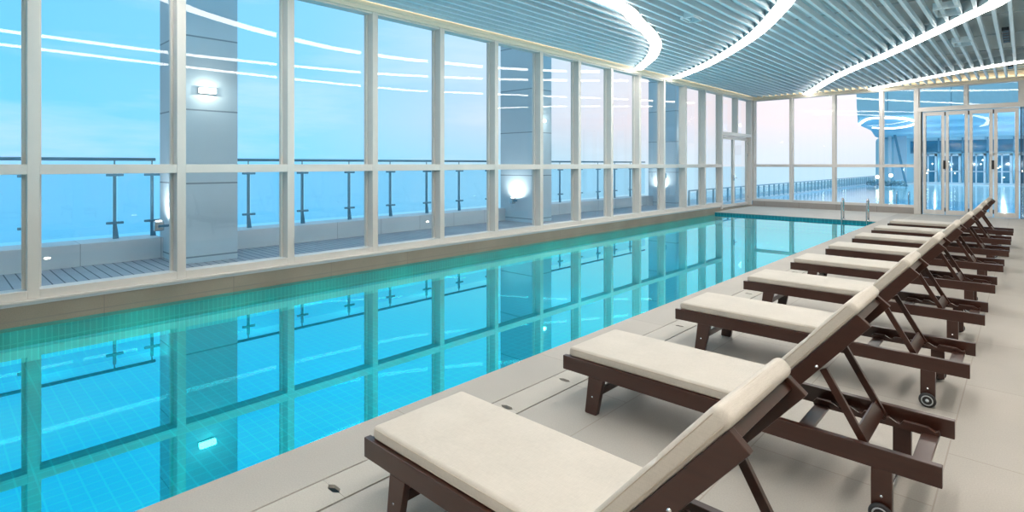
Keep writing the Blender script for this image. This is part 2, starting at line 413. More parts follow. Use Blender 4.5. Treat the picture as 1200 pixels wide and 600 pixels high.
# ---------------------------------------------------------------- far wall
FM = [-7.65, -6.29, -4.89, -3.49]
mb = MB(); mb.box(WX, -2.6, FY-.04, FB, -.1, SILL+.02); mb.box(-.0, RX+.2, FY+.02, FB, -.1, 4.42)
wf = struct(mb.build('wall_far', M['curb_far'], bevel=.003))
for o_ in (MB().box(.12, RX+.2, FY-.01, FY+.019, 0, 4.42).build('plaster_face', M['plaster'], wf),): pass
mb = MB(); mb.box(FX, RX+.2, FY-.02, FB, HEAD, 4.13); mb.box(FX, RX+.2, FY+.01, FB, 4.13, 4.42); mb.box(WX, RX, FY-.075, FY-.02, 4.10, 4.115); mb.box(WX, RX, FY-.075, FY-.063, 4.115, 4.165)
o = struct(mb.build('trim_%d' % ti, M['fascia'], bevel=.003)); ti += 1
for x in FM + [-2.54]:
    w_ = .05 if x != -2.54 else .06
    z0 = .2 if x != -2.54 else 0
    xa, xb = (x-w_, x+w_) if x != -7.65 else (x-.2, x+.07)
    o = MB().box(xa, xb, FY, FB, z0, HEAD).build('trim_%d' % ti, M['frame_far'], bevel=.004); struct(o); ti += 1
xs = FM + [-2.54]
for i in range(4):
    a = xs[i] + (.07 if i == 0 else .05); b = xs[i+1]-.05
    mb = MB(); mb.box(a, b, FY, FB, .2, .28); mb.box(a, b, FY+.004, FB, TR-.10, TR); mb.box(a, b, FY+.02, FB, HEAD-.03, HEAD)
    mb.box(a, a+.025, FG-.03, FG+.03, .2, HEAD); mb.box(b-.025, b, FG-.03, FG+.03, .2, HEAD)
    o = struct(mb.build('window_%d' % wi, M['frame_far'], bevel=.003)); wi += 1
    for z0, z1 in ((.28, TR-.10), (TR, HEAD-.03)):
        g = MB(); g.add([(a+.02,FG,z0),(b-.02,FG,z0),(b-.02,FG,z1),(a+.02,FG,z1)], [(0,1,2,3)]); g.build('pane', M['glass'], o)
# door head, transom lights, jambs
DH = 3.28
for a, b in ((-2.48, -1.34), (-1.26, -.10)):
    mb = MB(); mb.box(a, b, FY, FB, DH+.08, DH+.14); mb.box(a, b, FY+.02, FB, HEAD-.03, HEAD)
    mb.box(a, a+.025, FG-.03, FG+.03, DH+.14, HEAD); mb.box(b-.025, b, FG-.03, FG+.03, DH+.14, HEAD)
    o = struct(mb.build('window_%d' % wi, M['frame_far'], bevel=.003)); wi += 1
    g = MB(); g.add([(a+.02,FG,DH+.14),(b-.02,FG,DH+.14),(b-.02,FG,HEAD-.03),(a+.02,FG,HEAD-.03)], [(0,1,2,3)]); g.build('pane', M['glass'], o)
o = MB().box(-1.34, -1.26, FY, FB, DH+.08, HEAD).build('trim_%d' % ti, M['frame_far'], bevel=.004); struct(o); ti += 1
mb = MB(); mb.box(-2.48, .12, FY-.015, FB, DH, DH+.08); mb.box(-.10, .12, FY-.01, FB, DH+.08, HEAD)
mb.box(.0, .12, FY-.012, FB, 0, DH); mb.box(-2.48, -2.42, FY+.01, FB, 0, DH)
o = struct(mb.build('trim_%d' % ti, M['frame_far'], bevel=.004)); ti += 1
MB().box(-.075, -.045, FY+.01, FB-.02, 0, DH).build('dark_gap', M['black'], o)  # black strips filling the dark gaps beside the door leaves
MB().box(-.03, -.008, FY+.01, FB-.02, 0, DH).build('dark_gap', M['black'], o)
MB().box(-2.41, -2.39, FY+.02, FB-.02, 0, DH).build('dark_gap', M['black'], o)
# four folding leaves
xa, xb = -2.38, -.10; wl_ = (xb-xa)/4
for k in range(4):
    a = xa+k*wl_+.012; b = a+wl_-.024
    mb = MB(); Y0, Y1 = FY+.03, FY+.10; s = .085
    mb.box(a, a+s, Y0, Y1, .02, DH-.02); mb.box(b-s, b, Y0, Y1, .02, DH-.02); mb.box(a+s, b-s, Y0, Y1, .02, .16); mb.box(a+s, b-s, Y0, Y1, DH-.14, DH-.02)
    d = struct(mb.build('door_%d' % (k+3), M['frame_far'], bevel=.004))
    gg = MB(); gg.add([(a+s,FY+.06,.16),(b-s,FY+.06,.16),(b-s,FY+.06,DH-.14),(a+s,FY+.06,DH-.14)], [(0,1,2,3)]); gg.build('pane', M['glass'], d)
    MB().box(a+s-.012, a+s, Y0-.004, Y1-.01, .15, DH-.13).box(b-s, b-s+.012, Y0-.004, Y1-.01, .15, DH-.13).build('glazing_bead', M['steel'], d)
    if k in (0, 2):
        MB().box(b-.03, b+.03, Y0-.018, Y0, 1.45, 1.72).tube([(b,Y0-.02,1.66),(b,Y0-.055,1.66),(b,Y0-.055,1.5)], .011).build('handle', M['black'], d)
    if k < 3:
        h = MB()
        for z in (.12, 3.12): h.tube([(b+.012,Y0-.012,z),(b+.012,Y0-.012,z+.12)], .014)
        h.build('hinge', M['black'], d)

# ---------------------------------------------------------------- right and back walls (out of frame, close the room)
struct(MB().box(RX, RX+.2, BY, FY, -.1, 4.42).build('wall_right', M['plaster']))
struct(MB().box(FX, RX+.2, BY-.2, BY-.005, -1.3, 4.42).build('wall_back', M['plaster']))

# ---------------------------------------------------------------- ceiling
ceil = struct(MB().box(FX, RX+.2, BY-.2, FB, SLAB+.05, SLAB+.25).build('ceiling', M['slab']))
x = -7.47; k = 0
while x < RX-.05:
    o = MB().box(x-.026, x+.026, BY, FY-.08, SLZ, SLZ+.105).build('slat', M['slat'], ceil, bevel=.002)
    x += .2087
# carriers above the slats
for yy in range(-3, 22, 2):
    MB().box(FX+.1, RX, yy-.02, yy+.02, SLZ+.106, SLZ+.13).build('carrier_rail', M['housing'], ceil)

def ribbon(pts, w, z0, z1):
    P = catmull(pts, 8); n = len(P); mb = MB(); vs = []
    for i, p in enumerate(P):
        t = (P[min(i+1,n-1)]-P[max(i-1,0)]).normalized(); s = Vector((-t.y, t.x))*w/2
        for q in (p-s, p+s):
            vs.append((q.x,q.y,z0)); vs.append((q.x,q.y,z1))
    fs = [(0,1,3,2), tuple(4*(n-1)+j for j in (0,2,3,1))]
    for i in range(n-1):
        a = 4*i; b = a+4
        fs += [(a,b,b+1,a+1),(a+2,a+3,b+3,b+2),(a+1,b+1,b+3,a+3),(a,a+2,b+2,b)]
    mb.add(vs, fs); return mb
STR = {
 'A': ([(-7.52,1.35),(-6.6,1.95),(-5.8,2.85),(-5.33,3.7),(-4.94,4.75),(-4.68,5.9),(-4.66,6.95),(-4.78,7.9),(-5.01,8.6),(-5.27,9.49),(-5.61,10.38),(-5.98,11.05),(-6.56,11.89),(-7.52,12.98)],
       'curved white light strip nearest the windows, bulging loop over the pool'),
 'B': ([(-2.1,-4.4),(-1.75,-2),(-1.55,.5),(-1.47,2.6),(-1.50,3.8),(-1.63,4.9),(-1.85,6.2),(-2.26,8.0),(-2.67,9.07),(-3.12,9.9),(-3.66,10.8),(-4.26,11.64),(-5.04,12.61),(-5.99,13.68),(-7.08,14.69),(-7.55,15.08)],
       'curved white light strip sweeping across the middle of the slatted ceiling'),
 'C': ([(-.2,-4.4),(0,-1.5),(.15,1.5),(.25,4.5),(.2,7.5),(-.0,9.6),(-.27,11.31),(-.63,12.05),(-1.11,12.95),(-1.78,14.2),(-2.5,15.5),(-3.3,16.8),(-4.12,18.29),(-4.88,19.9),(-5.72,21.7)],
       'long white light strip right of centre running diagonally to the far window wall'),
 'D': ([(1.8,17.5),(1.0,17.95),(0,18.47),(-.65,18.85),(-1.38,19.43),(-2.2,20.2),(-2.95,20.95),(-3.75,21.72)],
       'short white light strip above the folding doors at the far end'),
}
for k, (pts, lab) in STR.items():
    r = tag(empty('ceiling_light_strip', (pts[0][0], pts[0][1], 4.13)), lab, 'ceiling light', 'curved light strips in the ceiling')
    pp = [(a-pts[0][0], b-pts[0][1]) for a, b in pts]
    ribbon(pp, .26, .012, .2).build('housing', M['housing'], r)
    ribbon(pp, .225, -.012, .010).build('diffuser', M['strip'], r)
    MB().tube([(pp[-1][0], pp[-1][1], -.02), (pp[-1][0], pp[-1][1], .06)], .03).build('end_cap', M['housing'], r)
# cove lamps hidden behind the fascia on three sides
def cove(name, x0, x1, y0, y1, z, lab):
    r = tag(MB().box(x0, x1, y0, y1, z, z+.02).build(name, M['cove']), lab, 'cove light', 'cove lights round the ceiling edge')
cove('cove_lamp', WX-.012, WX+.025, BY+.1, FY-.1, 4.135, 'warm cove lamp tube along the top of the left window wall')
cove('cove_lamp', -7.2, RX-.1, FY-.055, FY-.022, 4.118, 'warm cove lamp tube along the top of the far window wall')

def vent(x, y, lab, w=.10, l=.42):
    r = tag(empty('ceiling_vent', (x, y, SLZ+.09)), lab, 'vent', 'small black vents between the ceiling slats')
    MB().box(-w/2, w/2, -l/2, l/2, -.05, .01).build('vent_body', M['black'], r)
    for k in range(5): MB().box(-w/2+.01, w/2-.01, -l*.4+k*l*.2-.005, -l*.4+k*l*.2+.005, -.058, -.05).build('vent_fin', M['steel_dark'], r)
vent(-.265, 15.0, 'black slot vent between the slats ahead of the short end light strip', .11, 1.5)
vent(-.265, 19.9, 'small black vent between the slats just beyond the short end light strip', .11, .5)
def hatch(x, y, lab, w=.34, l=.6):
    r = tag(empty('ceiling_hatch', (x, y, SLZ-.01)), lab, 'hatch', 'pale hatch frames in the ceiling slats')
    mb = MB(); t = .02
    mb.box(-w/2, w/2, -l/2, -l/2+t, -.02, .1); mb.box(-w/2, w/2, l/2-t, l/2, -.02, .1); mb.box(-w/2, -w/2+t, -l/2+t, l/2-t, -.02, .1); mb.box(w/2-t, w/2, -l/2+t, l/2-t, -.02, .1)
    mb.build('frame', M['slat'], r, bevel=.003)
    MB().box(-w/2+t, w/2-t, -l/2+t, l/2-t, .08, .1).build('lid', M['housing'], r)
hatch(-.93, 11.6, 'pale square access frame in the slats before the long diagonal light strip')
hatch(-.95, 14.9, 'pale access frame in the slats behind the long diagonal light strip', .32, .5)
hatch(-4.25, 9.15, 'small pale hatch in the slats between the loop light and the middle strip', .25, .35)

# ---------------------------------------------------------------- loungers
def cushion(Lx, W, T, crease=None, name='cushion', parent=None, xf=None, rnd=.035, puff=.006):
    """soft box; local x 0..Lx, y 0..W, z 0..T, mapped by xf"""
    prof = []                                    # cross-section (y,z) rounded rectangle
    r = T*.3; ns = 5
    for cy, cz, a0 in ((W-r, r, -90), (W-r, T-r, 0), (r, T-r, 90), (r, r, 180)):
        for i in range(ns+1):
            a = radians(a0+90*i/ns); prof.append((cy+r*cos(a), cz+r*sin(a)))
    st = []
    ne = 6
    for i in range(ne+1): st.append(rnd*(1-cos(pi/2*i/ne)))
    nmid = 26
    for i in range(1, nmid): st.append(rnd+(Lx-2*rnd)*i/nmid)
    for i in range(ne, -1, -1): st.append(Lx-rnd*(1-cos(pi/2*i/ne)))
    vs = []; fs = []; n = len(prof)
    for s in st:
        e = min(s, Lx-s)
        k = sqrt(max(0, 1-(1-min(1, e/rnd))**2)) if e < rnd else 1
        k = max(k, .02)
        sy = .93+.07*k if e < rnd else 1
        cr = 0
        if crease is not None: cr = math.exp(-((s-crease)/.012)**2)*.012
        pf = puff*sin(pi*s/Lx)*(1 if crease is None else abs(sin(pi*s/crease)) if s < crease else abs(sin(pi*(s-crease)/(Lx-crease))))
        for (y, z) in prof:
            yy = W/2+(y-W/2)*(sy) ; zz = T/2+(z-T/2)*(.35+.65*k)
            top = max(0, (z-T/2)/(T/2)); edge = 1-abs(2*(y-W/2)/W)**4
            zz += top*edge*pf - top*cr
            if crease is not None: yy += (W/2-y)*cr*1.0
            p = Vector((s, yy, zz)); vs.append(xf(p) if xf else p)
    m = len(st)
    for i in range(m-1):
        for k in range(n): fs.append((i*n+k, i*n+(k+1)%n, (i+1)*n+(k+1)%n, (i+1)*n+k))
    fs += [tuple(range(n))[::-1], tuple(range((m-1)*n, m*n))]
    mb = MB(); mb.add(vs, fs, None, True); o = mb.build(name, M['fabric'], parent)
    for zz in (T*.2, T*.8):                      # seam piping along the edge
        pts = []
        e = .012
        for (a, b) in ((e,rnd),(rnd*.35,rnd*.25),(rnd,e*.12)): pts.append((a, b))
        loop = [(rnd,.001),(Lx*.33,.001),(Lx*.66,.001),(Lx-rnd,.001),(Lx-.006,.02),(Lx-.004,W*.5),(Lx-.006,W-.02),(Lx-rnd,W-.001),(Lx*.66,W-.001),(Lx*.33,W-.001),(rnd,W-.001),(.006,W-.02),(.004,W*.5),(.006,.02)]
        if crease is None or True:
            pts = [xf(Vector((a,b,zz))) if xf else Vector((a,b,zz)) for a, b in loop]
            MB().tube(pts, .0022, 5, closed=True).build('piping', M['piping'], o)
    return o

HX, HZ, ANG = 1.195, .275, radians(49.5)
ca, sa = cos(ANG), sin(ANG)
def B(s, y, n): return Vector((HX + s*ca - n*sa, y, HZ + s*sa + n*ca))
def make_lounger():
    r = empty('sun_lounger'); Wd = .60; W_ = M['wood']
    for y in (0, Wd-.035): MB().box(0, 2.0, y, y+.035, .237, .328).build('side_rail', W_, r, bevel=.003)
    MB().box(.0, .03, .035, Wd-.035, .245, .315).build('end_rail', W_, r, bevel=.002)
    for y in (.035, Wd-.06): MB().box(.03, 1.15, y, y+.025, .262, .295).build('slat_ledge', W_, r)
    x = .035
    while x < 1.12:
        MB().box(x, x+.05, .037, Wd-.037, .296, .314).build('slat', W_, r, bevel=.002); x += .0735
    # foot legs, splayed
    for y in (.0, Wd-.035):
        MB().prism([(.205,.238),(.315,.238),(.265,0.004),(.255,0),(.185,0),(.177,.006)], y, y+.035, 'y').build('leg', W_, r, bevel=.003)
        yb = y-.002 if y == 0 else y+.035
        MB().lathe([(0,0),(.006,0),(.006,.002),(0,.002)], (.235, yb, .115), 'y', 10).build('bolt', M['chrome'], r)
    mb = MB(); bar(mb, (.25,.035,.135), (.25,Wd-.035,.135), .02, .045, (1,0,0)); mb.build('leg_stretcher', W_, r, bevel=.002)
    # head legs with wheels
    for y in (.0, Wd-.035):
        MB().box(1.745, 1.825, y, y+.035, .025, .238).build('leg', W_, r, bevel=.003)
        out = -1 if y == 0 else 1
        yb = y-.002 if y == 0 else y+.035
        MB().lathe([(0,0),(.006,0),(.006,.002),(0,.002)], (1.785, yb, .12), 'y', 10).build('bolt', M['chrome'], r)
        yc = -.028 if y == 0 else Wd+.004
        wh = MB().lathe([(.028,0),(.04,0),(.046,.005),(.048,.012),(.046,.019),(.04,.024),(.028,.024)], (1.785, yc, .048), 'y', 28).build('wheel', M['black'], r)
        hb = MB(); hb.lathe([(0,-.004),(.009,-.004),(.011,.001),(.024,.003),(.027,-.001),(.033,-.001),(.035,.012),(.033,.025),(.027,.025),(.024,.021),(.011,.023),(.009,.028),(0,.028)], (1.785, yc, .048), 'y', 20)
        for k in range(6):
            a = pi*k/3; bar(hb, (1.785, yc+.012, .048), (1.785+.028*cos(a), yc+.012, .048+.028*sin(a)), .022, .004, (0,1,0))
        hb.build('hub', M['hub'], wh)
    MB().tube([(1.785,-.02,.048),(1.785,Wd+.02,.048)], .006).build('axle', M['steel'], r)
    # flat cross boards that carry the notched racks
    MB().box(1.395, 1.465, .035, Wd-.035, .245, .262).build('cross_board', W_, r, bevel=.003)
    MB().box(1.875, 1.945, .035, Wd-.035, .245, .262).build('cross_board', W_, r, bevel=.003)
    for y in (.085, Wd-.11):
        top = [(1.385,.272),(1.395,.284)]
        xx = 1.40
        for kk, (xa_, xb_) in enumerate(((1.40,1.50),(1.53,1.60),(1.63,1.70),(1.73,1.77),(1.80,1.93))):
            top += [(xa_+.0,.292),(xb_-.03,.292),(xb_,.276)]
            if kk < 4: top += [(xb_+.018,.272)]
        top += [(1.945,.286),(1.948,.27)]
        poly = [(1.39,.25)] + [(1.945,.25)] + top[::-1]
        MB().prism(poly, y, y+.026, 'y').build('notched_rack', W_, r, bevel=.002)
        for xb_ in (1.50,1.60,1.70,1.77):
            st_ = MB(); bar(st_, (xb_-.028,y+.013,.294), (xb_+.004,y+.013,.277), .022, .003, (0,1,0)); st_.build('steel_wear_plate', M['chrome'], r)
    # backrest
    SL = .795; y0, y1 = .04, .56
    for y in (y0, y1-.03):
        mb = MB(); bar(mb, B(-.02,y+.015,0), B(SL,y+.015,0), .03, .072, (0,1,0)); mb.build('backrest_rail', W_, r, bevel=.003)
    mb = MB(); bar(mb, B(SL-.045,y0+.03,.019), B(SL-.045,y1-.03,.019), .055, .032, (ca,0,sa)); mb.build('backrest_top_rail', W_, r, bevel=.002)
    s = .04
    while s < SL-.09:
        mb = MB(); bar(mb, B(s+.025,y0+.03,.022), B(s+.025,y1-.03,.022), .05, .014, (ca,0,sa)); mb.build('backrest_slat', W_, r, bevel=.002); s += .072
    # prop
    T0 = B(.47, 0, -.045); T1 = Vector((1.715, 0, .285))
    for y in (y0+.045, y1-.045):
        mb = MB(); bar(mb, (T0.x, y, T0.z), (T1.x, y, T1.z), .022, .034, (0,1,0)); mb.build('prop_arm', W_, r, bevel=.002)
    d = (T1-T0).normalized()
    mb = MB(); bar(mb, (T1.x-d.x*.045, y0+.056, T1.z-d.z*.045), (T1.x-d.x*.045, y1-.056, T1.z-d.z*.045), .075, .014, (d.x,0,d.z)); mb.build('prop_crossbar', W_, r, bevel=.002)
    MB().tube([B(.47,y0-.006,-.02), B(.47,y1+.006,-.02)], .007).build('pivot_rod', M['chrome'], r)
    # cushions
    cushion(1.20, .555, .064, None, 'seat_cushion', r, lambda p: Vector((.03+p.x, .022+p.y, .322+p.z)), .03, .004)
    cushion(SL+.045, .53, .066, .545, 'backrest_cushion', r, lambda p: B(p.x-.02, .035+p.y, .036+p.z), .03, .004)
    return r
proto = make_lounger()
LB = ['nearest sun lounger, at the bottom of the photo, with beige cushion and raised backrest',
      'second sun lounger from the camera, its adjustable backrest frame fully in view',
      'third sun lounger from the camera, showing a chrome hubbed wheel at its head leg',
      'fourth sun lounger from the camera, dark frame and beige cushion',
      'middle sun lounger, fifth of the nine in the poolside row',
      'sixth sun lounger from the camera, fourth counting from the folding doors',
      'seventh sun lounger from the camera, third counting from the folding doors',
      'eighth sun lounger from the camera, last but one before the folding doors',
      'farthest sun lounger, last in the row before the folding doors and pool ladder']
YS = [1.40, 2.91, 4.52, 6.10, 7.68, 9.27, 10.87, 12.50, 14.15]
DX = [0, 0, .0, .01, .03, .06, .09, .09, .10]
for i in range(9):
    o = proto if i == 0 else copy_tree(proto)
    o.location = (-2.25+DX[i], YS[i], 0)
    tag(o, LB[i], 'sun lounger', 'sun loungers in a row beside the pool')

# ---------------------------------------------------------------- pool ladders
def ladder(x, y, z, lab, gap=.62, h=.62, reach=.42, g='steel pool ladders'):
    r = tag(empty('pool_ladder', (x, y, z)), lab, 'pool ladder', g)
    for xx in (0, gap):
        pts = [(xx, .20, .0), (xx, .20, h-.13)]
        for k in range(1, 12):
            a = pi*k/12; pts.append((xx, .20-.12*(1-cos(a)), h-.13+.12*sin(a)))
        pts += [(xx, -.04, h-.15), (xx, -.06, -.3), (xx, -.06, -.45)]
        hr = MB().tube(pts, .021, 12).build('handrail', M['steel'], r)
        MB().lathe([(0,0),(.045,0),(.045,.008),(.03,.015),(0,.015)], (xx, .20, .0), 'z', 18).build('base_flange', M['steel'], hr)
    for k in range(1): MB().box(.021, gap-.021, -.10, -.02, -.28, -.255).build('tread', M['steel'], r)
ladder(-3.86, PY1+.02, 0, 'stainless steel ladder with two hooped handrails at the far pool end')

# ---------------------------------------------------------------- terrace outside the left windows
struct(MB().box(-11.4, FX-.02, -8, 19.2, -.3, -.0).build('floor_terrace', M['terrace']))
CY = [(-5.7,-4.85), (2.8,3.65), (11.3,12.15), (19.8,20.65)]
segs = [(-8,-5.7), (-4.85,2.8), (3.65,11.3), (12.15,19.8)]
for k, (a, b) in enumerate(segs):
    struct(MB().box(-11.4, -10.8, a, b, -.3, .35).build('wall_terrace' if k == 0 else 'wall_terrace_%d' % k, M['parapet'], bevel=.008))
    r = tag(empty('balustrade', (-11.15, a, .35)), ['glass balustrade with steel posts left of the first column, out at the edge',
        'glass balustrade with steel posts and handrail at the far left, before the nearest terrace column',
        'glass balustrade on the parapet between the nearest terrace column and the second one',
        'glass balustrade on the parapet beyond the second terrace column'][k], 'balustrade', 'terrace balustrades')
    MB().tube([(0,.03,1.335),(0,b-a-.03,1.335)], .028, 10).build('handrail', M['steel_dark'], r)
    ys = []
    y = 1.08-1.1*9
    if k >= 2: y = 4.35
    while y < b-.08:
        if y > a+.05: ys.append(y)
        y += 1.1
    if k == 1: ys.append(2.72)
    for y in ys:
        l = y-a
        mb = MB(); mb.box(-.02, .02, l-.022, l+.022, .0, 1.24); mb.tube([(0,l,1.2),(0,l,1.33)], .012, 8)
        mb.prism([(l-.022,0),(l+.06,0),(l+.022,.30),(l-.022,.30)], -.012, .012, 'x')
        p_ = mb.build('post', M['steel_dark'], r)
        for z in (.27, 1.07):
            MB().box(.0, .05, l-.12, l+.12, z-.02, z+.02).build('glass_clamp', M['steel_dark'], p_, bevel=.006)
    ends = [a+.03] + ys + [b-.03]
    for y0_, y1_ in zip(ends[:-1], ends[1:]):
        if y1_-y0_ < .3: continue
        MB().box(.02, .032, y0_-a+.04, y1_-a-.04, .08, 1.15).build('glass_panel', M['rail_glass'], r)
for k, (a, b) in enumerate(CY):
    o = MB().box(-11.0, -9.8, a, b, -.3, 8.5).build('column', M['column'], bevel=.01); struct(o)
def uplight(x, y, z, lab, en=5):
    r = tag(empty('uplight', (x, y, z)), lab, 'outdoor light', 'column uplights')
    MB().box(-.055, .055, -.07, .07, -.11, .05).build('lamp_body', M['steel'], r, bevel=.02)
    MB().lathe([(0,.051),(.045,.051),(.045,.058),(0,.058)], (0,0,0), 'z', 16).build('lens', M['bulb_soft'], r)
    MB().box(.05, .07, -.02, .12, -.05, -.01).tube([(0,.0,-.03),(0,.16,-.03)], .02, 8).build('bracket', M['steel_dark'], r)
    li = bpy.data.lights.new('uplight_beam', 'SPOT'); li.energy = en*10; li.color = (1,.93,.84); li.spot_size = radians(165); li.spot_blend = 1; li.shadow_soft_size = 0
    lo = bpy.data.objects.new('uplight_beam', li); COL.objects.link(lo); lo.location = (x, y, z+.08)
    lo.rotation_euler = (radians(180-30), 0, 0)
uplight(-10.35, 2.62, .62, 'small boxy uplight fixed low on the near face of the nearest terrace column')
uplight(-10.35, 11.12, .62, 'small boxy uplight fixed low on the near face of the second terrace column')
uplight(-10.45, 19.62, .62, 'small uplight on the near face of the third terrace column')
def sconce(x, y, z, lab):
    r = tag(empty('wall_sconce', (x, y, z)), lab, 'wall light', 'column wall lights')
    MB().box(0, .03, -.13, .13, -.05, .05).build('back_plate', M['steel'], r, bevel=.004)
    MB().box(.03, .10, -.12, .12, -.04, .04).build('lamp_shade', M['bulb_soft'], r, bevel=.008)
    li = bpy.data.lights.new('sconce_light', 'POINT'); li.energy = 5; li.color = (1,.92,.78); li.shadow_soft_size = 0
    lo = bpy.data.objects.new('sconce_light', li); COL.objects.link(lo); lo.location = (x+.2, y, z)
sconce(-9.8, 3.16, 2.80, 'glowing rectangular wall light on the nearest terrace column')
sconce(-9.8, 11.66, 2.80, 'glowing rectangular wall light on the second terrace column')
sconce(-9.8, 20.2, 2.76, 'small bright wall light on the third terrace column')
def steplight(y, z, lab):
    r = tag(MB().lathe([(0,0),(.055,0),(.05,.012),(0,.012)], (0,0,0), 'x', 16).build('step_light', M['bulb_soft']), lab, 'step light', 'low lights in the parapet')
    r.location = (-10.8, y, z); r.scale = (1, .8, .3)
    MB().lathe([(.055,0),(.068,0),(.064,.008),(.055,.008)], (0,0,0), 'x', 16).build('bezel', M['steel'], r)
steplight(1.27, .18, 'low oval light set in the parapet left of the nearest column')
steplight(8.5, .18, 'low oval light set in the parapet before the second column')
# post top lantern near the third column
r = tag(empty('garden_lamp', (-9.4, 17.9, 0)), 'slim terrace post with a dark lamp head before the third column', 'outdoor lamp')
MB().tube([(0,0,0),(0,0,1.15)], .035, 10).build('post', M['whiteframe'], r)
MB().box(-.09, .14, -.08, .08, 1.1, 1.28).build('lamp_head', M['steel_dark'], r, bevel=.02)
MB().lathe([(0,0),(.09,0),(.09,.03),(0,.05)], (0,0,0), 'z', 14).build('base', M['whiteframe'], r)

# ---------------------------------------------------------------- beyond the far wall: outdoor pool, railing, building
op = tag(empty('outdoor_pool', (0, 24, 0)), 'wide outdoor pool beyond the far windows, reflecting sky and lit building', 'pool')
MB().add([(-9.0,-1.9,-.02),(8,-1.9,-.02),(8,31,-.02),(-9.0,31,-.02)], [(0,1,2,3)]).build('water', M['outwater'], op)
MB().box(-9.0, 8, -1.9, 31, -1.5, -1.3).build('pool_floor', M['outfloor'], op)
MB().box(-9.4, -9.0, -4.4, 31, -1.5, .03).build('pool_edge', M['whiteframe'], op, bevel=.01)
MB().box(-9.0, 8, -1.95, -1.9, -1.5, .0).build('pool_edge', M['whiteframe'], op)
r = tag(empty('railing', (-9.2, 19.6, .03)), 'long post railing running away beside the outdoor pool', 'railing')
MB().box(-.03, .03, 0, 35, .55, .60).build('handrail', M['rail_blue'], r)
MB().box(-.005, .005, 0, 35, .05, .50).build('glass_panel', M['rail_glass'], r)
for k in range(48):
    y = k*.74
    p_ = MB().box(-.03, .03, y-.03, y+.03, 0, .56).build('post', M['rail_blue'], r)
# low terrace beyond column three
struct(MB().box(-11.4, -9.4, 20.65, 56, -.6, -.05).build('floor_terrace_far', M['parapet']))

bd = tag(empty('hotel_building', (0, 56, 0)), 'pale blue building across the outdoor pool with rounded canopy and lit windows', 'building')
can = [(-5.55,29.0),(-5.62,30),(-6.16,32.27),(-6.68,36.06),(-7.09,41.03),(-8.4,50),(-8.9,56),(9,56),(9,29.0)]
# soffit plate + rounded fascia above it
can_s = [(x, y-56) for x, y in can]
mb = MB(); mb.prism(can_s, 3.74, 3.9); mb.build('canopy_soffit', M['bluesoffit'], bd)
mb = MB(); prev = None; rings = []
for (grow, z) in ((0,3.9),(.01,4.0),(.02,4.25),(.03,4.6),(.03,5.0),(.03,9.0)):
    rings.append([(x-grow, y-grow*.8 if y < -20 else y, z) for x, y in can_s])
vs = [p for rg in rings for p in rg]; n = len(can_s); fs = []
for i in range(len(rings)-1):
    for k in range(n): fs.append((i*n+k, i*n+(k+1)%n, (i+1)*n+(k+1)%n, (i+1)*n+k))
fs += [tuple(range(n))[::-1], tuple(range((len(rings)-1)*n, len(rings)*n))]
mb.add(vs, fs); mb.build('canopy_fascia', M['bluewall'], bd)
ring = catmull([(-6.3,-22.5),(-5.2,-26.2),(-4.3,-25.6),(-3.9,-22.6),(-4.5,-19.4),(-5.6,-17.2),(-6.4,-18.5)], 8)
MB().tube([(p.x, p.y, 3.72) for p in ring], .05, 6).build('ring_light', M['bulb_soft'], bd)
MB().box(-8.9, 9, 0, .4, 0, 3.74).build('facade_wall', M['bluewall'], bd)
MB().box(-8.9, -7.35, -3, -.01, 0, 3.74).build('curved_pier', M['bluewall'], bd, bevel=.3, segs=5)
MB().box(-7.9, 9, -.9, -.02, 0, .16).build('terrace_step', M['whiteframe'], bd)
# dark upper band and glazed bays
MB().box(-6.9, 6, -.06, -.01, 2.6, 3.5).build('upper_window', M['darkglass'], bd)
for k in range(7):
    xx = -6.6+k*1.5
    f_ = MB().box(xx, xx+.12, -.14, -.06, .1, 3.7).build('mullion', M['steel_dark'], bd)
for k in range(7):
    xx = -6.3+k*1.5
    mb = MB(); a, b, z0, z1 = xx, xx+1.15, .16, 2.4
    mb.box(a, a+.14, -.16, -.06, z0, z1); mb.box(b-.14, b, -.16, -.06, z0, z1); mb.box(a, b, -.16, -.06, z1-.14, z1); mb.box((a+b)/2-.05, (a+b)/2+.05, -.16, -.06, z0, z1); mb.box(a, b, -.16, -.06, 1.0, 1.07)
    wf_ = mb.build('window_frame', M['whiteframe'], bd)
    MB().box(a+.1, b-.1, -.1, -.07, z0, z1-.1).build('window_glass', M['darkglass'], wf_)
    g_ = MB(); random.seed(k)
    for j in range(3):
        g_.lathe([(0,-.04),(.04,0),(0,.04)], (a+.15+random.random()*.85, -.2, .5+random.random()*1.5), 'z', 8)
    g_.build('lamp', M['bulb'], wf_)
MB().box(-6.9, 6, -.14, -.06, 2.5, 2.6).build('window_band', M['steel_dark'], bd)
# pier, slanted post and lamps at the left of the building
MB().box(-7.55, -7.35, -6, -5.8, 0, 3.74).build('white_post', M['whiteframe'], bd)
MB().box(-7.3, -6.5, -5.2, -5.1, .4, 3.74).build('pale_panel', M['whiteframe'], bd)
mb = MB(); bar(mb, (-6.85,-8,3.74), (-6.15,-8,.0), .14, .14); mb.build('slanted_post', M['steel_dark'], bd)
def bulb(x, y, z, s, lab):
    r = tag(empty('globe_lamp', (x, y, z)), lab, 'outdoor lamp', 'round lamps at the building entrance')
    MB().lathe([(0,-s),(s*.5,-s*.87),(s*.87,-s*.5),(s,0),(s*.87,s*.5),(s*.5,s*.87),(0,s)], (0,0,0), 'z', 14).build('globe', M['bulb'], r)
    MB().tube([(0,0,-z),(0,0,-s*.9)], .03, 6).build('stem', M['steel_dark'], r)
bulb(-8.1, 49.2, .65, .12, 'left bright round lamp at the corner of the building beyond the pool')
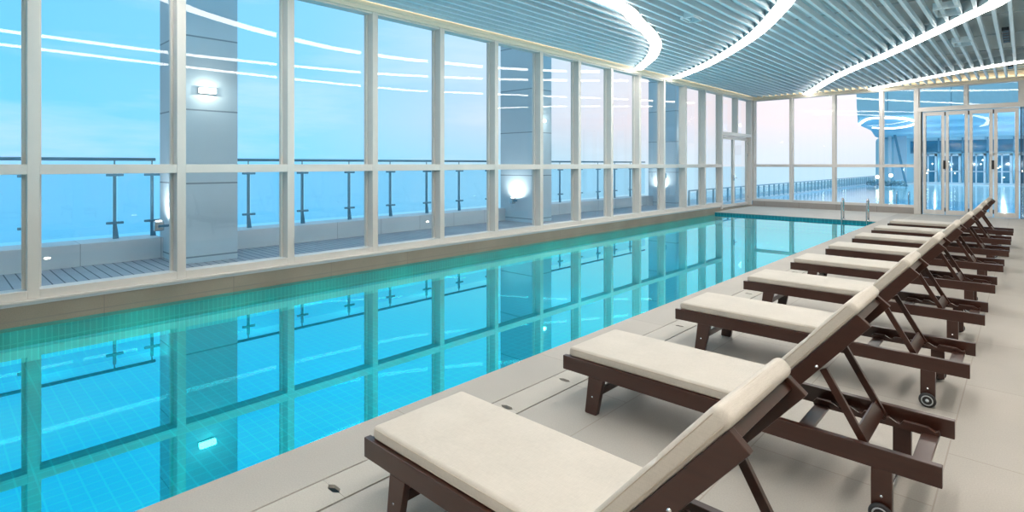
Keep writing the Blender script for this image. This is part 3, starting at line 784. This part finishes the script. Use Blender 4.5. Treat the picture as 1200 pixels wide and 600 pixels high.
bulb(-7.0, 47.5, .8, .12, 'right bright round lamp near the slanted post beyond the pool')
# fill points without fixtures, added under the canopy to brighten soffit and facade
for (x, y) in ((-4,31),(0,31),(4,31),(-4.5,38),(0,38),(4,38),(-5,46),(-1,46),(3,46),(-5,53),(-1,53),(3,53)):
    li = bpy.data.lights.new('canopy_fill_light', 'POINT'); li.energy = 100; li.color = (.80,.94,1); li.shadow_soft_size = 0
    lo = bpy.data.objects.new('canopy_fill_light', li); COL.objects.link(lo); lo.location = (x, y, 1.6)
# planting at the building's corner
sh = MB()
random.seed(9)
for k in range(260):
    x, y, z = random.uniform(-8.3,-6.0), random.uniform(46.5,47.2), random.uniform(.02,.34)
    a = random.uniform(0, 6.28); l = .14
    sh.add([(x,y,z),(x+l*cos(a),y+l*sin(a),z+.06),(x+l*.5*cos(a+1),y+l*.5*sin(a+1),z+l)], [(0,1,2)])
tag(sh.build('low_hedge', M['plant']), 'dark low planting below the round lamps beyond the outdoor pool', 'hedge')
ladder(-3.35, 23.9, 0, 'ladder hoops of the outdoor pool seen through the far window', .35, .62, g='steel pool ladders')

# sea
sea = MB(); sea.add([(-3000,-800,-16),(3000,-800,-16),(3000,4000,-16),(-3000,4000,-16)], [(0,1,2,3)])
tag(sea.build('sea', M['sea']), 'calm blue sea stretching to the hazy horizon', 'sea', kind='stuff')
# building mass under the terrace so that the slab stands on something
struct(MB().box(-11.4, 9, -8, 56.4, -17, -1.6).build('podium', M['parapet']))

# ---------------------------------------------------------------- sky
w = bpy.data.worlds.new('dusk_sky'); SC.world = w; w.use_nodes = True; nt = w.node_tree; nt.nodes.clear()
out = N(nt, 'ShaderNodeOutputWorld'); bg = N(nt, 'ShaderNodeBackground')
tc = N(nt, 'ShaderNodeTexCoord'); s = N(nt, 'ShaderNodeSeparateXYZ'); L(nt, tc.outputs['Generated'], s.inputs[0])
def ramp(nt, stops):
    r = N(nt, 'ShaderNodeValToRGB'); e = r.color_ramp.elements
    while len(e) < len(stops): e.new(.5)
    for q, (p, c) in zip(e, stops): q.position = p; q.color = c4(c)
    return r
az = N(nt, 'ShaderNodeMapRange'); az.inputs[1].default_value = -1; az.inputs[2].default_value = 1; L(nt, s.outputs['Y'], az.inputs[0])
hi = ramp(nt, [(0,(.56,.78,.90)),(.3,(.42,.70,.86)),(.5,(.17,.57,.90)),(.72,(.24,.62,.93)),(.86,(.44,.69,.85)),(.93,(.68,.76,.82)),(.98,(.94,.90,.93))])
lo = ramp(nt, [(0,(.56,.78,.90)),(.3,(.42,.70,.86)),(.5,(.14,.60,.93)),(.72,(.26,.66,.94)),(.86,(.54,.68,.81)),(.93,(.78,.71,.76)),(.98,(.93,.80,.82))])
hz = ramp(nt, [(0,(.2,.26,.34)),(.3,(.22,.4,.52)),(.5,(.12,.58,.93)),(.72,(.24,.66,.95)),(.86,(.40,.66,.82)),(.93,(.58,.69,.78)),(.98,(.72,.77,.84))])
for r_ in (hi, lo, hz): L(nt, az.outputs[0], r_.inputs[0])
f1 = N(nt, 'ShaderNodeMapRange'); f1.inputs[1].default_value = .08; f1.inputs[2].default_value = .32; L(nt, s.outputs['Z'], f1.inputs[0])
f2 = N(nt, 'ShaderNodeMapRange'); f2.inputs[1].default_value = .015; f2.inputs[2].default_value = .075; L(nt, s.outputs['Z'], f2.inputs[0])
m1 = N(nt, 'ShaderNodeMixRGB'); L(nt, f2.outputs[0], m1.inputs[0]); L(nt, hz.outputs[0], m1.inputs[1]); L(nt, lo.outputs[0], m1.inputs[2])
m2 = N(nt, 'ShaderNodeMixRGB'); L(nt, f1.outputs[0], m2.inputs[0]); L(nt, m1.outputs[0], m2.inputs[1]); L(nt, hi.outputs[0], m2.inputs[2])
mp = N(nt, 'ShaderNodeMapping'); mp.inputs['Scale'].default_value = (1.6,1.6,9); mp.inputs['Rotation'].default_value = (.12,.05,0)
L(nt, tc.outputs['Generated'], mp.inputs[0])
cn = N(nt, 'ShaderNodeTexNoise', i_Scale=1.6, i_Detail=5.0, i_Roughness=.55); L(nt, mp.outputs[0], cn.inputs['Vector'])
cr = N(nt, 'ShaderNodeMapRange'); cr.inputs[1].default_value = .45; cr.inputs[2].default_value = .75; cr.inputs[4].default_value = .45; L(nt, cn.outputs[0], cr.inputs[0])
m3 = N(nt, 'ShaderNodeMixRGB'); m3.inputs[2].default_value = (.80,.86,.95,1); L(nt, cr.outputs[0], m3.inputs[0]); L(nt, m2.outputs[0], m3.inputs[1])
L(nt, m3.outputs[0], bg.inputs[0]); bg.inputs[1].default_value = 1.25; L(nt, bg.outputs[0], out.inputs[0])

# ---------------------------------------------------------------- camera
cam = bpy.data.cameras.new('camera'); co = bpy.data.objects.new('camera', cam); COL.objects.link(co)
cam.sensor_width = 36; cam.lens = 643/1200*36; cam.shift_y = -107.5/1200; cam.clip_end = 6000; cam.clip_start = .05
co.location = (0,0,1.6); co.rotation_euler = (radians(90), 0, math.atan2(600, 643))
SC.camera = co
SC.view_settings.view_transform = 'Standard'; SC.view_settings.look = 'None'
SC.view_settings.exposure = 0; SC.view_settings.gamma = 1; SC.view_settings.use_curve_mapping = False
cy = SC.cycles
cy.use_denoising = True; cy.max_bounces = 10; cy.diffuse_bounces = 5; cy.glossy_bounces = 5; cy.transparent_max_bounces = 24
cy.caustics_reflective = False; cy.caustics_refractive = False; cy.sample_clamp_indirect = 6
